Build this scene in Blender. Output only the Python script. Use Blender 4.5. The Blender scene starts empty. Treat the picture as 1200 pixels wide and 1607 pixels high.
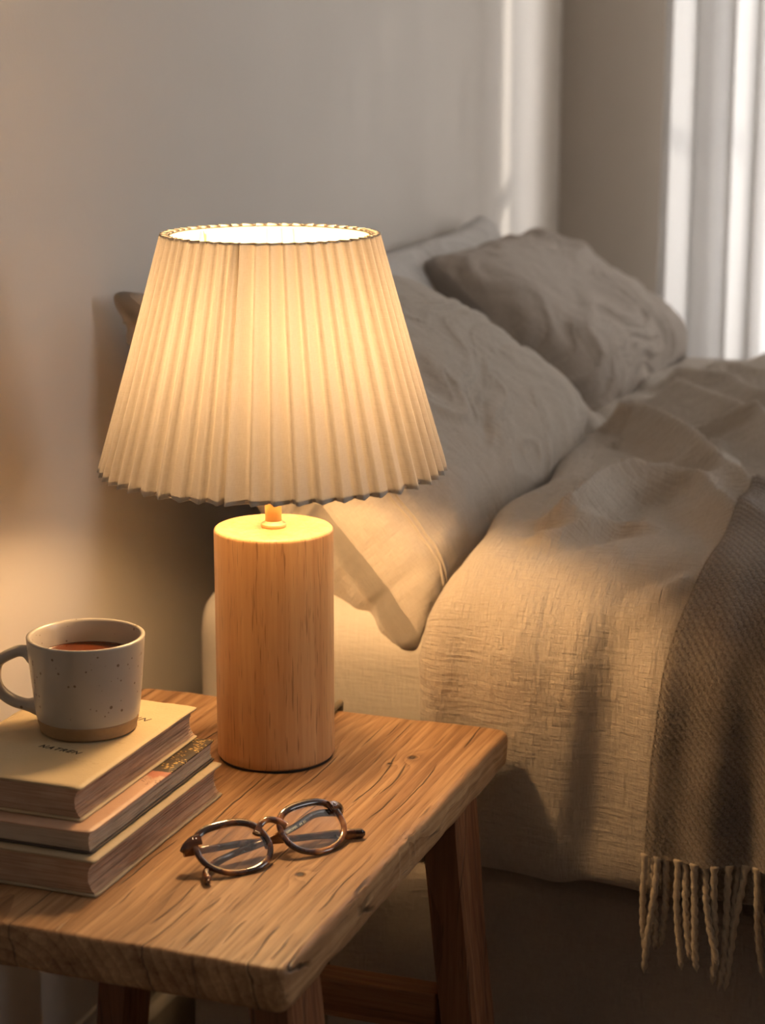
import bpy, bmesh, math, random
import numpy as np
from mathutils import Vector, Matrix, noise as mnoise
R = math.radians
SC = bpy.context.scene
COL = SC.collection

# ---------------------------------------------------------------- camera, world, sun, exposure
CAM_H, YAW, PITCH = 1.09, R(20.1), math.atan(743.5 / 3200.0)
cam_d = bpy.data.cameras.new('camera')
cam = bpy.data.objects.new('camera', cam_d); COL.objects.link(cam)
cam.location = (0, 0, CAM_H)
cam.rotation_euler = (math.pi / 2 - PITCH, 0, YAW)
cam_d.sensor_fit = 'HORIZONTAL'; cam_d.sensor_width = 36; cam_d.lens = 96
cam_d.dof.use_dof = True; cam_d.dof.focus_distance = 1.62; cam_d.dof.aperture_fstop = 8.5
cam_d.clip_start = 0.02
SC.camera = cam

world = bpy.data.worlds.new('sky'); SC.world = world; world.use_nodes = True
bg = world.node_tree.nodes['Background']
bg.inputs['Color'].default_value = (0.97, 0.96, 0.96, 1); bg.inputs['Strength'].default_value = 10.0

sun_d = bpy.data.lights.new('sun', 'SUN'); sun_d.energy = 2.4; sun_d.angle = R(1.6); sun_d.color = (1.0, 0.93, 0.84)
sun = bpy.data.objects.new('sun', sun_d); COL.objects.link(sun)
sun_dir = Vector((-1.0, -0.94, -0.50)).normalized()
sun.rotation_euler = sun_dir.to_track_quat('-Z', 'Y').to_euler(); sun.location = (1.5, 5, 3)
for nm, loc, rot, sx, sy in (('window_portal', (0.0, 3.56, 1.40), (R(-90), 0, 0), 1.24, 1.9),
                             ('side_window_portal', (2.76, 1.95, 1.6), (0, R(90), 0), 1.0, .9)):
    pd = bpy.data.lights.new(nm, 'AREA'); pd.shape = 'RECTANGLE'; pd.size = sx; pd.size_y = sy
    pd.cycles.is_portal = True
    po = bpy.data.objects.new(nm, pd); po.location = loc; po.rotation_euler = rot; COL.objects.link(po)
vs = SC.view_settings
vs.view_transform = 'Standard'; vs.look = 'None'; vs.gamma = 1; vs.exposure = 0.13; vs.use_curve_mapping = False
BULB_STRENGTH = 245.0
BULB_COLOR = (1.0, 0.62, 0.285)

# ---------------------------------------------------------------- helpers: objects
def link(o, parent=None):
    COL.objects.link(o)
    if parent is not None: o.parent = parent
    return o
def props(o, label=None, cat=None, group=None, kind=None):
    for k, v in (('label', label), ('category', cat), ('group', group), ('kind', kind)):
        if v: o[k] = v
    return o
def empty(name, loc=(0, 0, 0), rz=0.0, **k):
    o = bpy.data.objects.new(name, None); o.location = loc; o.rotation_euler = (0, 0, rz); link(o)
    return props(o, **k)
def mesh_obj(name, verts, faces, mat=None, parent=None, smooth=True, uvs=None, mats=None, fmat=None):
    me = bpy.data.meshes.new(name)
    me.from_pydata([tuple(map(float, v)) for v in verts], [], [tuple(map(int, f)) for f in faces])
    if uvs is not None:
        ul = me.uv_layers.new(name='UVMap')
        li = np.empty(len(me.loops), dtype=np.int32); me.loops.foreach_get('vertex_index', li)
        ul.data.foreach_set('uv', np.asarray(uvs, dtype=np.float32)[li].ravel())
    if mats:
        for m in mats: me.materials.append(m)
        if fmat is not None: me.polygons.foreach_set('material_index', np.asarray(fmat, dtype=np.int32))
    elif mat: me.materials.append(mat)
    if smooth: me.polygons.foreach_set('use_smooth', [True] * len(me.polygons))
    me.update(); me.validate()
    return link(bpy.data.objects.new(name, me), parent)
def bm_obj(name, bm, mat=None, parent=None, smooth=True):
    me = bpy.data.meshes.new(name); bmesh.ops.recalc_face_normals(bm, faces=bm.faces[:])
    bm.to_mesh(me); bm.free()
    if mat: me.materials.append(mat)
    if smooth: me.polygons.foreach_set('use_smooth', [True] * len(me.polygons))
    return link(bpy.data.objects.new(name, me), parent)
def grid_faces(nu, nv, wrap_u=False, wrap_v=False, off=0):
    f = []
    for i in range(nu if wrap_u else nu - 1):
        i2 = (i + 1) % nu
        for j in range(nv if wrap_v else nv - 1):
            j2 = (j + 1) % nv
            f.append((off + i * nv + j, off + i2 * nv + j, off + i2 * nv + j2, off + i * nv + j2))
    return f
def grid_obj(name, P, mat, parent=None, uv=None, wrap_u=False, wrap_v=False, flip=False):
    nu, nv = P.shape[:2]; f = grid_faces(nu, nv, wrap_u, wrap_v)
    if flip: f = [q[::-1] for q in f]
    return mesh_obj(name, P.reshape(-1, 3), f, mat, parent, uvs=None if uv is None else uv.reshape(-1, 2))
def add_box(bm, lo, hi):
    r = bmesh.ops.create_cube(bm, size=1.0)
    c = [(a + b) / 2 for a, b in zip(lo, hi)]; s = [b - a for a, b in zip(lo, hi)]
    bmesh.ops.scale(bm, vec=s, verts=r['verts']); bmesh.ops.translate(bm, vec=c, verts=r['verts'])
    return r['verts']
def box_obj(name, lo, hi, mat, parent=None, bevel=0.0, seg=2):
    bm = bmesh.new(); add_box(bm, lo, hi)
    if bevel: bmesh.ops.bevel(bm, geom=bm.edges[:], offset=bevel, segments=seg, profile=0.6, affect='EDGES')
    return bm_obj(name, bm, mat, parent, smooth=False)
def lathe(name, prof, mat, parent=None, seg=96, close=False):
    """prof: list of (r, z). Points with r=0 close the shape."""
    V, F, rows = [], [], []
    for r, z in prof:
        if r < 1e-7: rows.append([len(V)]); V.append((0, 0, z))
        else:
            rows.append(list(range(len(V), len(V) + seg)))
            for k in range(seg):
                a = 2 * math.pi * k / seg; V.append((r * math.cos(a), r * math.sin(a), z))
    pairs = list(zip(rows, rows[1:])) + ([(rows[-1], rows[0])] if close else [])
    for A, B in pairs:
        for k in range(seg):
            k2 = (k + 1) % seg
            if len(A) == 1 and len(B) == 1: continue
            if len(A) == 1: F.append((A[0], B[k2], B[k]))
            elif len(B) == 1: F.append((A[k], A[k2], B[0]))
            else: F.append((A[k], A[k2], B[k2], B[k]))
    return mesh_obj(name, V, F, mat, parent)
def catmull(pts, n, closed=False):
    P = np.asarray(pts, float)
    if closed: Q = np.vstack([P[-1], P, P[0], P[1]]); m = len(P)
    else: Q = np.vstack([2 * P[0] - P[1], P, 2 * P[-1] - P[-2]]); m = len(P) - 1
    out = []
    for i in range(m):
        a, b, c, d = Q[i:i + 4]
        for t in np.linspace(0, 1, n, endpoint=False):
            out.append(.5 * ((2 * b) + (c - a) * t + (2 * a - 5 * b + 4 * c - d) * t * t + (3 * b - a - 3 * c + d) * t ** 3))
    if not closed: out.append(P[-1])
    return np.array(out)
def sweep(path, section, closed=False, up=(0, 0, 1), scale=None, twist=None):
    """section: (m,2) offsets along (side, up'); returns grid (n,m,3)."""
    P = np.asarray(path, float); n = len(P); up = np.asarray(up, float)
    if closed: T = np.roll(P, -1, 0) - np.roll(P, 1, 0)
    else: T = np.gradient(P, axis=0)
    T /= np.linalg.norm(T, axis=1)[:, None] + 1e-12
    out = np.zeros((n, len(section), 3))
    for i in range(n):
        s = np.cross(T[i], up); s /= np.linalg.norm(s) + 1e-12; u = np.cross(s, T[i])
        S = np.asarray(section) * (1 if scale is None else scale[i])
        if twist is not None:
            c, d = math.cos(twist[i]), math.sin(twist[i]); S = S @ np.array([[c, d], [-d, c]])
        out[i] = P[i] + S[:, :1] * s + S[:, 1:2] * u
    return out
def circle(r, m, ry=None, p=1.0):
    a = np.linspace(0, 2 * math.pi, m, endpoint=False); ry = r if ry is None else ry
    c, s = np.cos(a), np.sin(a)
    return np.stack([r * np.sign(c) * abs(c) ** p, ry * np.sign(s) * abs(s) ** p], 1)
def tube_obj(name, path, r, mat, parent=None, m=12, closed=False, up=(0, 0, 1), section=None, scale=None, caps=True):
    G = sweep(path, circle(r, m) if section is None else section, closed, up, scale)
    n, k = G.shape[:2]; F = grid_faces(n, k, wrap_u=closed, wrap_v=True); V = list(G.reshape(-1, 3))
    if not closed and caps:
        F.append(tuple(range(k))[::-1]); F.append(tuple(range((n - 1) * k, n * k)))
    return mesh_obj(name, V, F, mat, parent)
def fbm(x, y, z=0.0, oct=3):
    return mnoise.fractal(Vector((x, y, z)), 0.9, 2.1, oct)

# ---------------------------------------------------------------- helpers: materials
class M:
    def __init__(s, name):
        s.m = bpy.data.materials.new(name); s.m.use_nodes = True; s.t = s.m.node_tree
        s.b = s.t.nodes['Principled BSDF']; s.out = s.t.nodes['Material Output']
    def put(s, sock, v):
        if isinstance(v, bpy.types.NodeSocket): s.t.links.new(v, sock)
        elif v is not None:
            if isinstance(v, (tuple, list)) and len(v) == 3 and getattr(sock, 'type', '') == 'RGBA': v = (*v, 1)
            sock.default_value = v
    def n(s, typ, ins=None, out=0, **pr):
        nd = s.t.nodes.new(typ)
        for k, v in pr.items(): setattr(nd, k, v)
        for k, v in (ins or {}).items(): s.put(nd.inputs[k], v)
        return nd.outputs[out]
    def coord(s, which='Object'): return s.n('ShaderNodeTexCoord', out={'Generated': 0, 'Normal': 1, 'UV': 2, 'Object': 3}[which])
    def map(s, v, scale=(1, 1, 1), loc=(0, 0, 0), rot=(0, 0, 0)):
        return s.n('ShaderNodeMapping', {'Vector': v, 'Scale': scale, 'Location': loc, 'Rotation': rot})
    def noise(s, v, scale=5., detail=2., rough=.5, dist=0., col=False):
        return s.n('ShaderNodeTexNoise', {'Vector': v, 'Scale': scale, 'Detail': detail, 'Roughness': rough, 'Distortion': dist}, out=1 if col else 0)
    def math(s, op, a, b=None, c=None, clamp=False):
        ins = {0: a}
        if b is not None: ins[1] = b
        if c is not None: ins[2] = c
        return s.n('ShaderNodeMath', ins, operation=op, use_clamp=clamp)
    def ramp(s, f, stops, interp='LINEAR'):
        nd = s.t.nodes.new('ShaderNodeValToRGB'); s.put(nd.inputs[0], f); cr = nd.color_ramp; cr.interpolation = interp
        for i, (p, c) in enumerate(stops):
            c = (c, c, c) if isinstance(c, (int, float)) else c
            e = cr.elements[i] if i < 2 else cr.elements.new(p)
            e.position = p; e.color = (*c, 1)
        return nd.outputs[0]
    def rng(s, f, a, b, c=0., d=1.):
        return s.n('ShaderNodeMapRange', {'Value': f, 'From Min': a, 'From Max': b, 'To Min': c, 'To Max': d})
    def mix(s, f, a, b, mode='MIX'):
        nd = s.t.nodes.new('ShaderNodeMix'); nd.data_type = 'RGBA'; nd.blend_type = mode
        s.put(nd.inputs[0], f); s.put(nd.inputs[6], a); s.put(nd.inputs[7], b); return nd.outputs[2]
    def bump(s, h, strength=.3, dist=.001, nrm=None):
        ins = {'Height': h, 'Strength': strength, 'Distance': dist}
        if nrm is not None: ins['Normal'] = nrm
        return s.n('ShaderNodeBump', ins)
    def set(s, **k):
        mp = dict(col='Base Color', rough='Roughness', metal='Metallic', normal='Normal', sheen='Sheen Weight', srough='Sheen Roughness',
                  coat='Coat Weight', coatr='Coat Roughness', ior='IOR', trans='Transmission Weight', spec='Specular IOR Level', sss='Subsurface Weight',
                  sssr='Subsurface Radius', sssc='Subsurface Scale', emit='Emission Color', emits='Emission Strength', tint='Sheen Tint')
        for a, v in k.items(): s.put(s.b.inputs[mp[a]], v)
        return s.m

def plain(name, col, rough=.5, **k): return M(name).set(col=col, rough=rough, **k)

def mat_wall(name='painted_plaster', c1=(.60, .545, .485), c2=(.66, .605, .545)):
    m = M(name); v = m.coord()
    a = m.noise(v, 3, 4, .6); b = m.noise(v, 160, 3, .6); c = m.noise(v, 28, 3, .5)
    col = m.mix(a, c1, c2)
    h = m.math('ADD', m.math('MULTIPLY', b, .5), c)
    return m.set(col=col, rough=.72, normal=m.bump(h, .35, .0012))
def mat_linen(name, c1, c2, weave=1.0, crumple=1.0, sheen=.25):
    m = M(name); uv = m.coord('UV')
    wa = m.noise(m.map(uv, (1400, 90, 1)), 1.0, 2, .6); wb = m.noise(m.map(uv, (90, 1400, 1), (3, 7, 0)), 1.0, 2, .6)
    w = m.math('ADD', wa, wb)
    big = m.noise(uv, 9, 3, .6); fine = m.math('MULTIPLY', m.math('ADD', m.noise(m.map(uv, (230, 26, 60)), 1, 3, .6, .1), m.noise(m.map(uv, (26, 230, 60), (5, 2, 0)), 1, 3, .6, .1)), .62)
    f = m.math('ADD', m.math('MULTIPLY', m.rng(w, .75, 1.25), .75), m.math('MULTIPLY', m.rng(big, .25, .75), .35))
    col = m.mix(f, c1, c2)
    n1 = m.bump(w, .8 * weave, .0008)
    n2 = m.bump(m.math('ADD', fine, m.math('MULTIPLY', m.noise(m.map(uv, (30, 17, 20)), 1, 3, .6, .35), 1.8)), .66 * crumple, .0026, n1)
    return m.set(col=col, rough=.92, normal=n2, sheen=sheen, srough=.5, spec=.2)
def mat_wood(name, axis, dark, mid, light, ring=(0., 0.), ringscale=42., grain=1., cracks=1., rough=.5, streak=240., gloss_var=.15, bump=1., pores=(520., 26., .66, .42), knots=()):
    """solid wood: annual rings round a wandering axis, so ends show arcs and sides show long grain"""
    m = M(name); v = m.coord()
    stretch = [1.0, 1.0, 1.0]; stretch[axis] = .10
    wob = m.noise(m.map(v, tuple(s * 6 for s in stretch)), 1.0, 3, .55, 0., col=True)
    vv = m.n('ShaderNodeVectorMath', {0: v, 1: m.n('ShaderNodeVectorMath', {0: wob, 1: (.055, .055, .055)}, operation='MULTIPLY')}, operation='ADD')
    for (kx, ky, kr, ks) in knots:      # knots push the grain aside
        d = m.n('ShaderNodeVectorMath', {0: v, 1: (kx, ky, 0)}, operation='SUBTRACT')
        d2 = m.n('ShaderNodeVectorMath', {0: d, 1: (1., .55, 0.)}, operation='MULTIPLY')
        ln = m.n('ShaderNodeVectorMath', {0: d2}, out=1, operation='LENGTH')
        g = m.math('MULTIPLY', m.math('POWER', 2.718, m.math('MULTIPLY', m.math('POWER', m.math('DIVIDE', ln, kr), 2.0), -1.0)), ks)
        vv = m.n('ShaderNodeVectorMath', {0: vv, 1: m.n('ShaderNodeCombineXYZ', {0: g, 1: 0.0, 2: g})}, operation='ADD')
    sep = m.t.nodes.new('ShaderNodeSeparateXYZ'); m.put(sep.inputs[0], vv)
    ax = [i for i in range(3) if i != axis]
    dx = m.math('SUBTRACT', sep.outputs[ax[0]], ring[0]); dz = m.math('SUBTRACT', sep.outputs[ax[1]], ring[1])
    rr = m.math('SQRT', m.math('ADD', m.math('POWER', m.math('ABSOLUTE', dx), 2.0), m.math('POWER', m.math('ABSOLUTE', dz), 2.0)))
    rings = m.math('FRACT', m.math('MULTIPLY', rr, ringscale))
    rings = m.math('POWER', rings, 1.7)
    st = [streak] * 3; st[axis] = streak * .035
    fib = m.noise(m.map(v, tuple(st)), 1.0, 4, .6, .2)
    st2 = [38.] * 3; st2[axis] = 1.9
    band = m.noise(m.map(vv, tuple(st2)), 1.0, 3, .55, .3)
    f = m.math('ADD', m.math('MULTIPLY', rings, .26 * grain), m.math('ADD', m.math('MULTIPLY', m.rng(fib, .3, .7), .34), m.math('MULTIPLY', m.rng(band, .28, .72), .42)))
    col = m.ramp(f, [(.12, light), (.48, mid), (.92, dark)])
    # pores: short dark dashes along the grain
    st3 = [pores[0]] * 3; st3[axis] = pores[1]
    por = m.rng(m.noise(m.map(v, tuple(st3)), 1.0, 1, .5), pores[2], pores[2] + .10)
    col = m.mix(m.math('MULTIPLY', por, pores[3]), col, tuple(c * .45 for c in dark))
    h = m.math('SUBTRACT', m.math('MULTIPLY', fib, .5), m.math('MULTIPLY', por, .6))
    if cracks > 0:
        wv_ = [7.] * 3; wv_[axis] = 3.5
        wob2 = m.noise(m.map(v, tuple(wv_), (2, 5, 1)), 1.0, 2, .5)
        sp2 = m.t.nodes.new('ShaderNodeSeparateXYZ'); m.put(sp2.inputs[0], v)
        cc = m.math('ADD', m.math('ADD', sp2.outputs[ax[0]], m.math('MULTIPLY', sp2.outputs[ax[1]], .35)), m.math('MULTIPLY', wob2, .045))
        idc = m.math('MULTIPLY', cc, 80.)
        wob3 = [60.] * 3; wob3[axis] = 14.
        idc = m.math('ADD', idc, m.math('MULTIPLY', m.noise(m.map(v, tuple(wob3)), 1.0, 2, .6), .55))
        line = m.rng(m.math('ABSOLUTE', m.math('SUBTRACT', m.math('FRACT', idc), .5)), .022, .070, 1., 0.)
        ms = m.n('ShaderNodeCombineXYZ', {0: m.math('MULTIPLY', m.math('FLOOR', idc), 7.3), 1: m.math('MULTIPLY', sp2.outputs[axis], 9.), 2: 0.0})
        msk = m.rng(m.noise(ms, 1.0, 1, .6), .53, .60)
        line = m.math('MULTIPLY', line, msk, clamp=True)
        line = m.math('MULTIPLY', line, cracks)
        col = m.mix(m.math('MULTIPLY', line, .85), col, (.035, .017, .008))
        h = m.math('SUBTRACT', h, m.math('MULTIPLY', line, 2.2))
    for (kx, ky, kr, ks) in knots:
        if kr < .012:
            d = m.n('ShaderNodeVectorMath', {0: v, 1: (kx, ky, 0)}, operation='SUBTRACT')
            d2 = m.n('ShaderNodeVectorMath', {0: d, 1: (1., .8, 0.)}, operation='MULTIPLY')
            ln = m.n('ShaderNodeVectorMath', {0: d2}, out=1, operation='LENGTH')
            k = m.rng(ln, kr * .25, kr * .6, 1., 0.)
            col = m.mix(m.math('MULTIPLY', k, .92), col, (.02, .01, .005)); h = m.math('SUBTRACT', h, m.math('MULTIPLY', k, 2.5))
    rgh = m.rng(fib, .2, .8, rough - gloss_var, rough + gloss_var)
    return m.set(col=col, rough=rgh, normal=m.bump(h, .6 * bump, .0011), spec=.35)

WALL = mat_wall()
WALL_DIM = mat_wall('shaded_plaster', (.43, .375, .315), (.48, .42, .355))  # wall plaster darkened to taupe: the window wall's shade painted into its colour
LIN = mat_linen('natural_linen', (.44, .375, .305), (.55, .48, .40))
LIN_D = mat_linen('brown_grey_linen', (.37, .31, .25), (.47, .40, .335))
LIN_L = mat_linen('pale_linen', (.56, .52, .48), (.64, .60, .555), crumple=.8)
DUV = mat_linen('duvet_linen', (.43, .36, .285), (.54, .465, .38), weave=1.3, crumple=1.8)
SHEET = mat_linen('cream_cotton', (.60, .545, .46), (.66, .60, .52), weave=.35, crumple=.7, sheen=.1)
SKIRT = mat_linen('base_linen', (.36, .30, .25), (.44, .375, .315), crumple=1.2)
TOPW = mat_wood('aged_elm_top', 1, (.115, .050, .020), (.33, .178, .082), (.53, .325, .165), ring=(-.675, .435), ringscale=115, grain=.95, rough=.46,
                knots=((-.535, 1.535, .0085, .012), (-.548, 1.515, .0045, .006), (-.53, 1.275, .007, .010), (-.60, 1.40, .03, .006), (-.60, 1.17, .022, -.004), (-.62, 1.57, .03, .010)))
LEGW = mat_wood('dark_leg_wood', 2, (.10, .034, .014), (.20, .078, .032), (.29, .13, .058), ring=(.02, .1), ringscale=60, rough=.5, cracks=.6, bump=.7)
BASEW = mat_wood('pale_turned_wood', 2, (.40, .19, .075), (.56, .315, .145), (.66, .41, .205), ring=(.18, .12), ringscale=26, grain=.55, cracks=0, rough=.42, streak=200, bump=.25, gloss_var=.06, pores=(620., 34., .615, .55))
BRASS = plain('brushed_brass', (.80, .60, .33), .48, metal=1.0)
BLACK = plain('dark_base_pad', (.02, .016, .012), .7)

def mat_shade():
    m = M('pleated_shade_fabric'); uv = m.coord('UV')
    w = m.math('ADD', m.noise(m.map(uv, (1500, 160, 1)), 1, 2, .6), m.noise(m.map(uv, (160, 1500, 1)), 1, 2, .6))
    col = m.mix(m.rng(w, .7, 1.3), (.80, .74, .64), (.90, .85, .76))
    bp = m.bump(w, .4, .0004)
    d = m.n('ShaderNodeBsdfDiffuse', {'Color': col, 'Normal': bp}); t = m.n('ShaderNodeBsdfTranslucent', {'Color': (.132, .119, .108, 1), 'Normal': bp})
    m.put(m.out.inputs['Surface'], m.n('ShaderNodeMixShader', {0: .5, 1: d, 2: t}))
    return m.m
SHADE = mat_shade()
def mat_sheer():
    m = M('sheer_curtain'); v = m.coord()
    w = m.noise(m.map(v, (900, 900, 60)), 1, 2, .6)
    d = m.n('ShaderNodeBsdfDiffuse', {'Color': (.70, .675, .65, 1)}); t = m.n('ShaderNodeBsdfTranslucent', {'Color': (.42, .405, .39, 1)})
    dt = m.n('ShaderNodeMixShader', {0: .5, 1: d, 2: t})
    tr = m.n('ShaderNodeBsdfTransparent', {'Color': (1, 1, 1, 1)})
    m.put(m.out.inputs['Surface'], m.n('ShaderNodeMixShader', {0: m.rng(w, .3, .7, .02, .10), 1: dt, 2: tr}))
    return m.m
SHEER = mat_sheer()
def mat_thin_glass(name, tint=(1, 1, 1), boost=1.0):
    m = M(name)
    lw = m.n('ShaderNodeLayerWeight', {'Blend': .5}, out=1)
    fr = m.math('ADD', m.math('MULTIPLY', m.math('POWER', lw, 5.0), .9), .065)
    g = m.n('ShaderNodeBsdfGlossy', {'Color': (1, 1, 1, 1), 'Roughness': 0.02}); tr = m.n('ShaderNodeBsdfTransparent', {'Color': (*tint, 1)})
    m.put(m.out.inputs['Surface'], m.n('ShaderNodeMixShader', {0: m.math('MULTIPLY', fr, boost, clamp=True), 1: tr, 2: g}))
    return m.m
LENS = mat_thin_glass('lens_glass', (.97, .96, .95), 1.4)
PANE = mat_thin_glass('window_glass')
def mat_tortoise():
    m = M('tortoiseshell'); v = m.coord()
    a = m.noise(v, 55, 2, .5, .6)
    col = m.ramp(a, [(.40, (.022, .007, .004)), (.54, (.085, .026, .009)), (.64, (.28, .10, .025)), (.78, (.45, .20, .05))])
    return m.set(col=col, rough=.13, coat=.8, coatr=.05, sss=.0, spec=.6)
TORT = mat_tortoise()
def mat_mug():
    m = M('speckled_glaze'); v = m.coord()
    vo = m.t.nodes.new('ShaderNodeTexVoronoi'); m.put(vo.inputs['Vector'], v); vo.inputs['Scale'].default_value = 230
    siz = m.noise(v, 95, 1, .5)
    sp = m.rng(m.math('SUBTRACT', vo.outputs['Distance'], m.rng(siz, .40, .72, .05, .36)), -.04, .02, 1., 0.)
    rare = m.rng(m.n('ShaderNodeSeparateColor', {0: vo.outputs['Color']}), .50, .54, 0., 1.)
    f = m.math('MULTIPLY', sp, rare, clamp=True)
    base = m.mix(m.noise(v, 30, 3, .6), (.39, .345, .285), (.46, .41, .345))
    col = m.mix(m.math('MULTIPLY', f, .85), base, (.13, .075, .035))
    return m.set(col=col, rough=.34, normal=m.bump(m.noise(v, 120, 3, .5), .12, .0006), coat=.25, coatr=.25)
MUG = mat_mug()
def mat_clay():
    m = M('bare_clay'); v = m.coord(); n = m.noise(v, 260, 3, .6)
    return m.set(col=m.mix(n, (.30, .18, .085), (.40, .255, .13)), rough=.8, normal=m.bump(n, .3, .0005))
CLAY = mat_clay()
TEA = plain('black_tea', (.115, .026, .006), .04, spec=.5, coat=.3)
def mat_cover(name, c1, c2, edge=(.5, .36, .2)):
    m = M(name); v = m.coord(); n = m.noise(v, 18, 5, .65); f = m.noise(v, 420, 2, .5); s = m.noise(v, 70, 4, .7)
    col = m.mix(n, c1, c2); col = m.mix(m.rng(s, .62, .72, 0., .35), col, edge)
    return m.set(col=col, rough=.62, normal=m.bump(m.math('ADD', f, m.math('MULTIPLY', n, .8)), .35, .0005))
COV1 = mat_cover('tan_cloth_cover', (.50, .38, .215), (.60, .47, .28), (.36, .22, .10))
COV3 = mat_cover('olive_cloth_cover', (.37, .285, .175), (.47, .37, .235), (.27, .19, .11))
COVD = mat_cover('dark_board', (.045, .028, .018), (.085, .055, .035), (.30, .2, .1))
def mat_pages(name, c1, c2, freq=700.):
    m = M(name); v = m.coord()
    st = m.map(v, (14, 14, freq))
    n = m.noise(st, 1, 2, .8); k = m.noise(m.map(v, (9, 9, 260)), 1, 3, .7, .15); d = m.noise(v, 30, 3, .6)
    f = m.math('ADD', m.math('MULTIPLY', n, .5), m.math('ADD', m.math('MULTIPLY', k, .35), m.math('MULTIPLY', d, .25)))
    col = m.ramp(f, [(.30, tuple(c * .22 for c in c1)), (.50, c1), (.72, c2)])
    return m.set(col=col, rough=.85, normal=m.bump(m.math('ADD', n, k), .8, .0007))
PAGES1 = mat_pages('aged_pages', (.42, .26, .165), (.60, .43, .30))
PAGES2 = mat_pages('pale_pages', (.48, .36, .255), (.66, .53, .40), 900)
def mat_picture():
    """printed cover: bare pinkish paper at the near end, dark pattern with gold flecks at the far end"""
    m = M('printed_cover'); v = m.coord(); sep = m.t.nodes.new('ShaderNodeSeparateXYZ'); m.put(sep.inputs[0], v)
    n = m.noise(v, 45, 3, .6)
    yy = m.math('ADD', sep.outputs[1], m.math('MULTIPLY', n, .03))
    pink = m.mix(m.noise(v, 35, 4, .6), (.50, .29, .185), (.60, .39, .26))
    vo = m.t.nodes.new('ShaderNodeTexVoronoi'); m.put(vo.inputs['Vector'], m.map(v, (1, 1.6, 1))); vo.inputs['Scale'].default_value = 330
    gold = m.mix(m.rng(vo.outputs['Distance'], .25, .45), (.62, .42, .13), (.055, .03, .012))
    dark = m.mix(m.rng(m.noise(v, 85, 2, .5), .47, .53), (.04, .025, .014), gold)
    rose = m.mix(n, (.40, .13, .08), (.50, .20, .12))
    c = m.mix(m.rng(yy, .128, .130), pink, rose); c = m.mix(m.rng(yy, .142, .144), c, dark)
    sq = m.rng(m.math('ABSOLUTE', m.math('SUBTRACT', m.noise(v, 60, 3, .6, 1.), .5)), .0, .02, 1., 0.)
    band = m.math('MULTIPLY', m.rng(sep.outputs[1], .098, .102), m.rng(sep.outputs[1], .112, .116, 1., 0.))
    c = m.mix(m.math('MULTIPLY', sq, band, clamp=True), c, (.12, .03, .02))
    return m.set(col=c, rough=.5, normal=m.bump(m.noise(v, 300, 2, .6), .3, .0004))
PICT = mat_picture()
INK = plain('ink', (.03, .02, .015), .6)
def mat_throw():
    m = M('wool_twill'); uv = m.coord('UV')
    wv = m.n('ShaderNodeTexWave', {'Vector': m.map(uv, (1, 1, 1), rot=(0, 0, R(-38))), 'Scale': 62., 'Distortion': 5.5, 'Detail': 4.0, 'Detail Scale': 5.0, 'Detail Roughness': .7}, out=1)
    fz = m.noise(m.map(uv, (420, 420, 1)), 1, 4, .75); big = m.noise(uv, 14, 3, .6)
    h = m.math('ADD', m.math('MULTIPLY', wv, .45), m.math('MULTIPLY', fz, .9))
    col = m.ramp(m.math('ADD', m.math('MULTIPLY', wv, .17), m.math('ADD', m.math('MULTIPLY', m.rng(fz, .25, .75), .46), m.math('MULTIPLY', m.rng(big, .25, .75), .34))),
                 [(.20, (.085, .062, .043)), (.48, (.22, .165, .12)), (.80, (.46, .365, .27))])
    return m.set(col=col, rough=.95, normal=m.bump(h, 1.0, .0022), sheen=.5, srough=.6, spec=.1)
THROW = mat_throw()
FUZZ = plain('wool_fibre', (.36, .29, .225), .9, sheen=.4)
def mat_yarn():
    m = M('twisted_yarn'); v = m.coord(); n = m.noise(v, 900, 3, .7)
    return m.set(col=m.mix(n, (.44, .34, .235), (.60, .49, .36)), rough=.95, normal=m.bump(n, .8, .0008), sheen=.4)
YARN = mat_yarn()
PAINT = plain('white_trim_paint', (.62, .57, .50), .45)
def mat_floor():
    m = M('oak_plank'); v = m.coord(); n = m.noise(m.map(v, (60, 3, 60)), 1, 4, .6, .3)
    return m.set(col=m.mix(n, (.13, .075, .04), (.23, .145, .085)), rough=.5, normal=m.bump(n, .2, .001))
FLOORM = mat_floor()

# ---------------------------------------------------------------- room
XW, YF, XR, YB, ZC = -.93, 3.42, 2.6, -1.4, 2.65
WX0, WX1, WZ0, WZ1 = -.618, .62, .45, 2.35
def slab(name, boxes, mat):
    bm = bmesh.new()
    for lo, hi in boxes: add_box(bm, lo, hi)
    o = bm_obj(name, bm, mat, smooth=False); return props(o, kind='structure')
slab('wall_headboard', [((XW - .15, YB - .15, 0), (XW, YF + .14, ZC))], WALL)
slab('wall_window', [((XW, YF, 0), (WX0, YF + .14, ZC)), ((WX1, YF, 0), (XR, YF + .14, ZC)), ((WX0, YF, 0), (WX1, YF + .14, WZ0)), ((WX0, YF, WZ1), (WX1, YF + .14, ZC))], WALL_DIM)
slab('wall_right', [((XR, YB - .15, 0), (XR + .14, 1.5, ZC)), ((XR, 2.4, 0), (XR + .14, YF + .14, ZC)), ((XR, 1.5, 0), (XR + .14, 2.4, 1.1)), ((XR, 1.5, 2.1), (XR + .14, 2.4, ZC))], WALL)
slab('wall_back', [((XW, YB - .15, 0), (XR + .14, YB, ZC))], WALL)
slab('ceiling', [((XW - .15, YB - .15, ZC), (XR + .14, YF + .14, ZC + .1))], plain('ceiling_paint', (.74, .72, .69), .8))
fl = slab('floor', [((XW - .15, YB - .15, -.08), (XR + .14, YF + .14, -.02))], FLOORM)
k = 0
proto_plank = None
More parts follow.
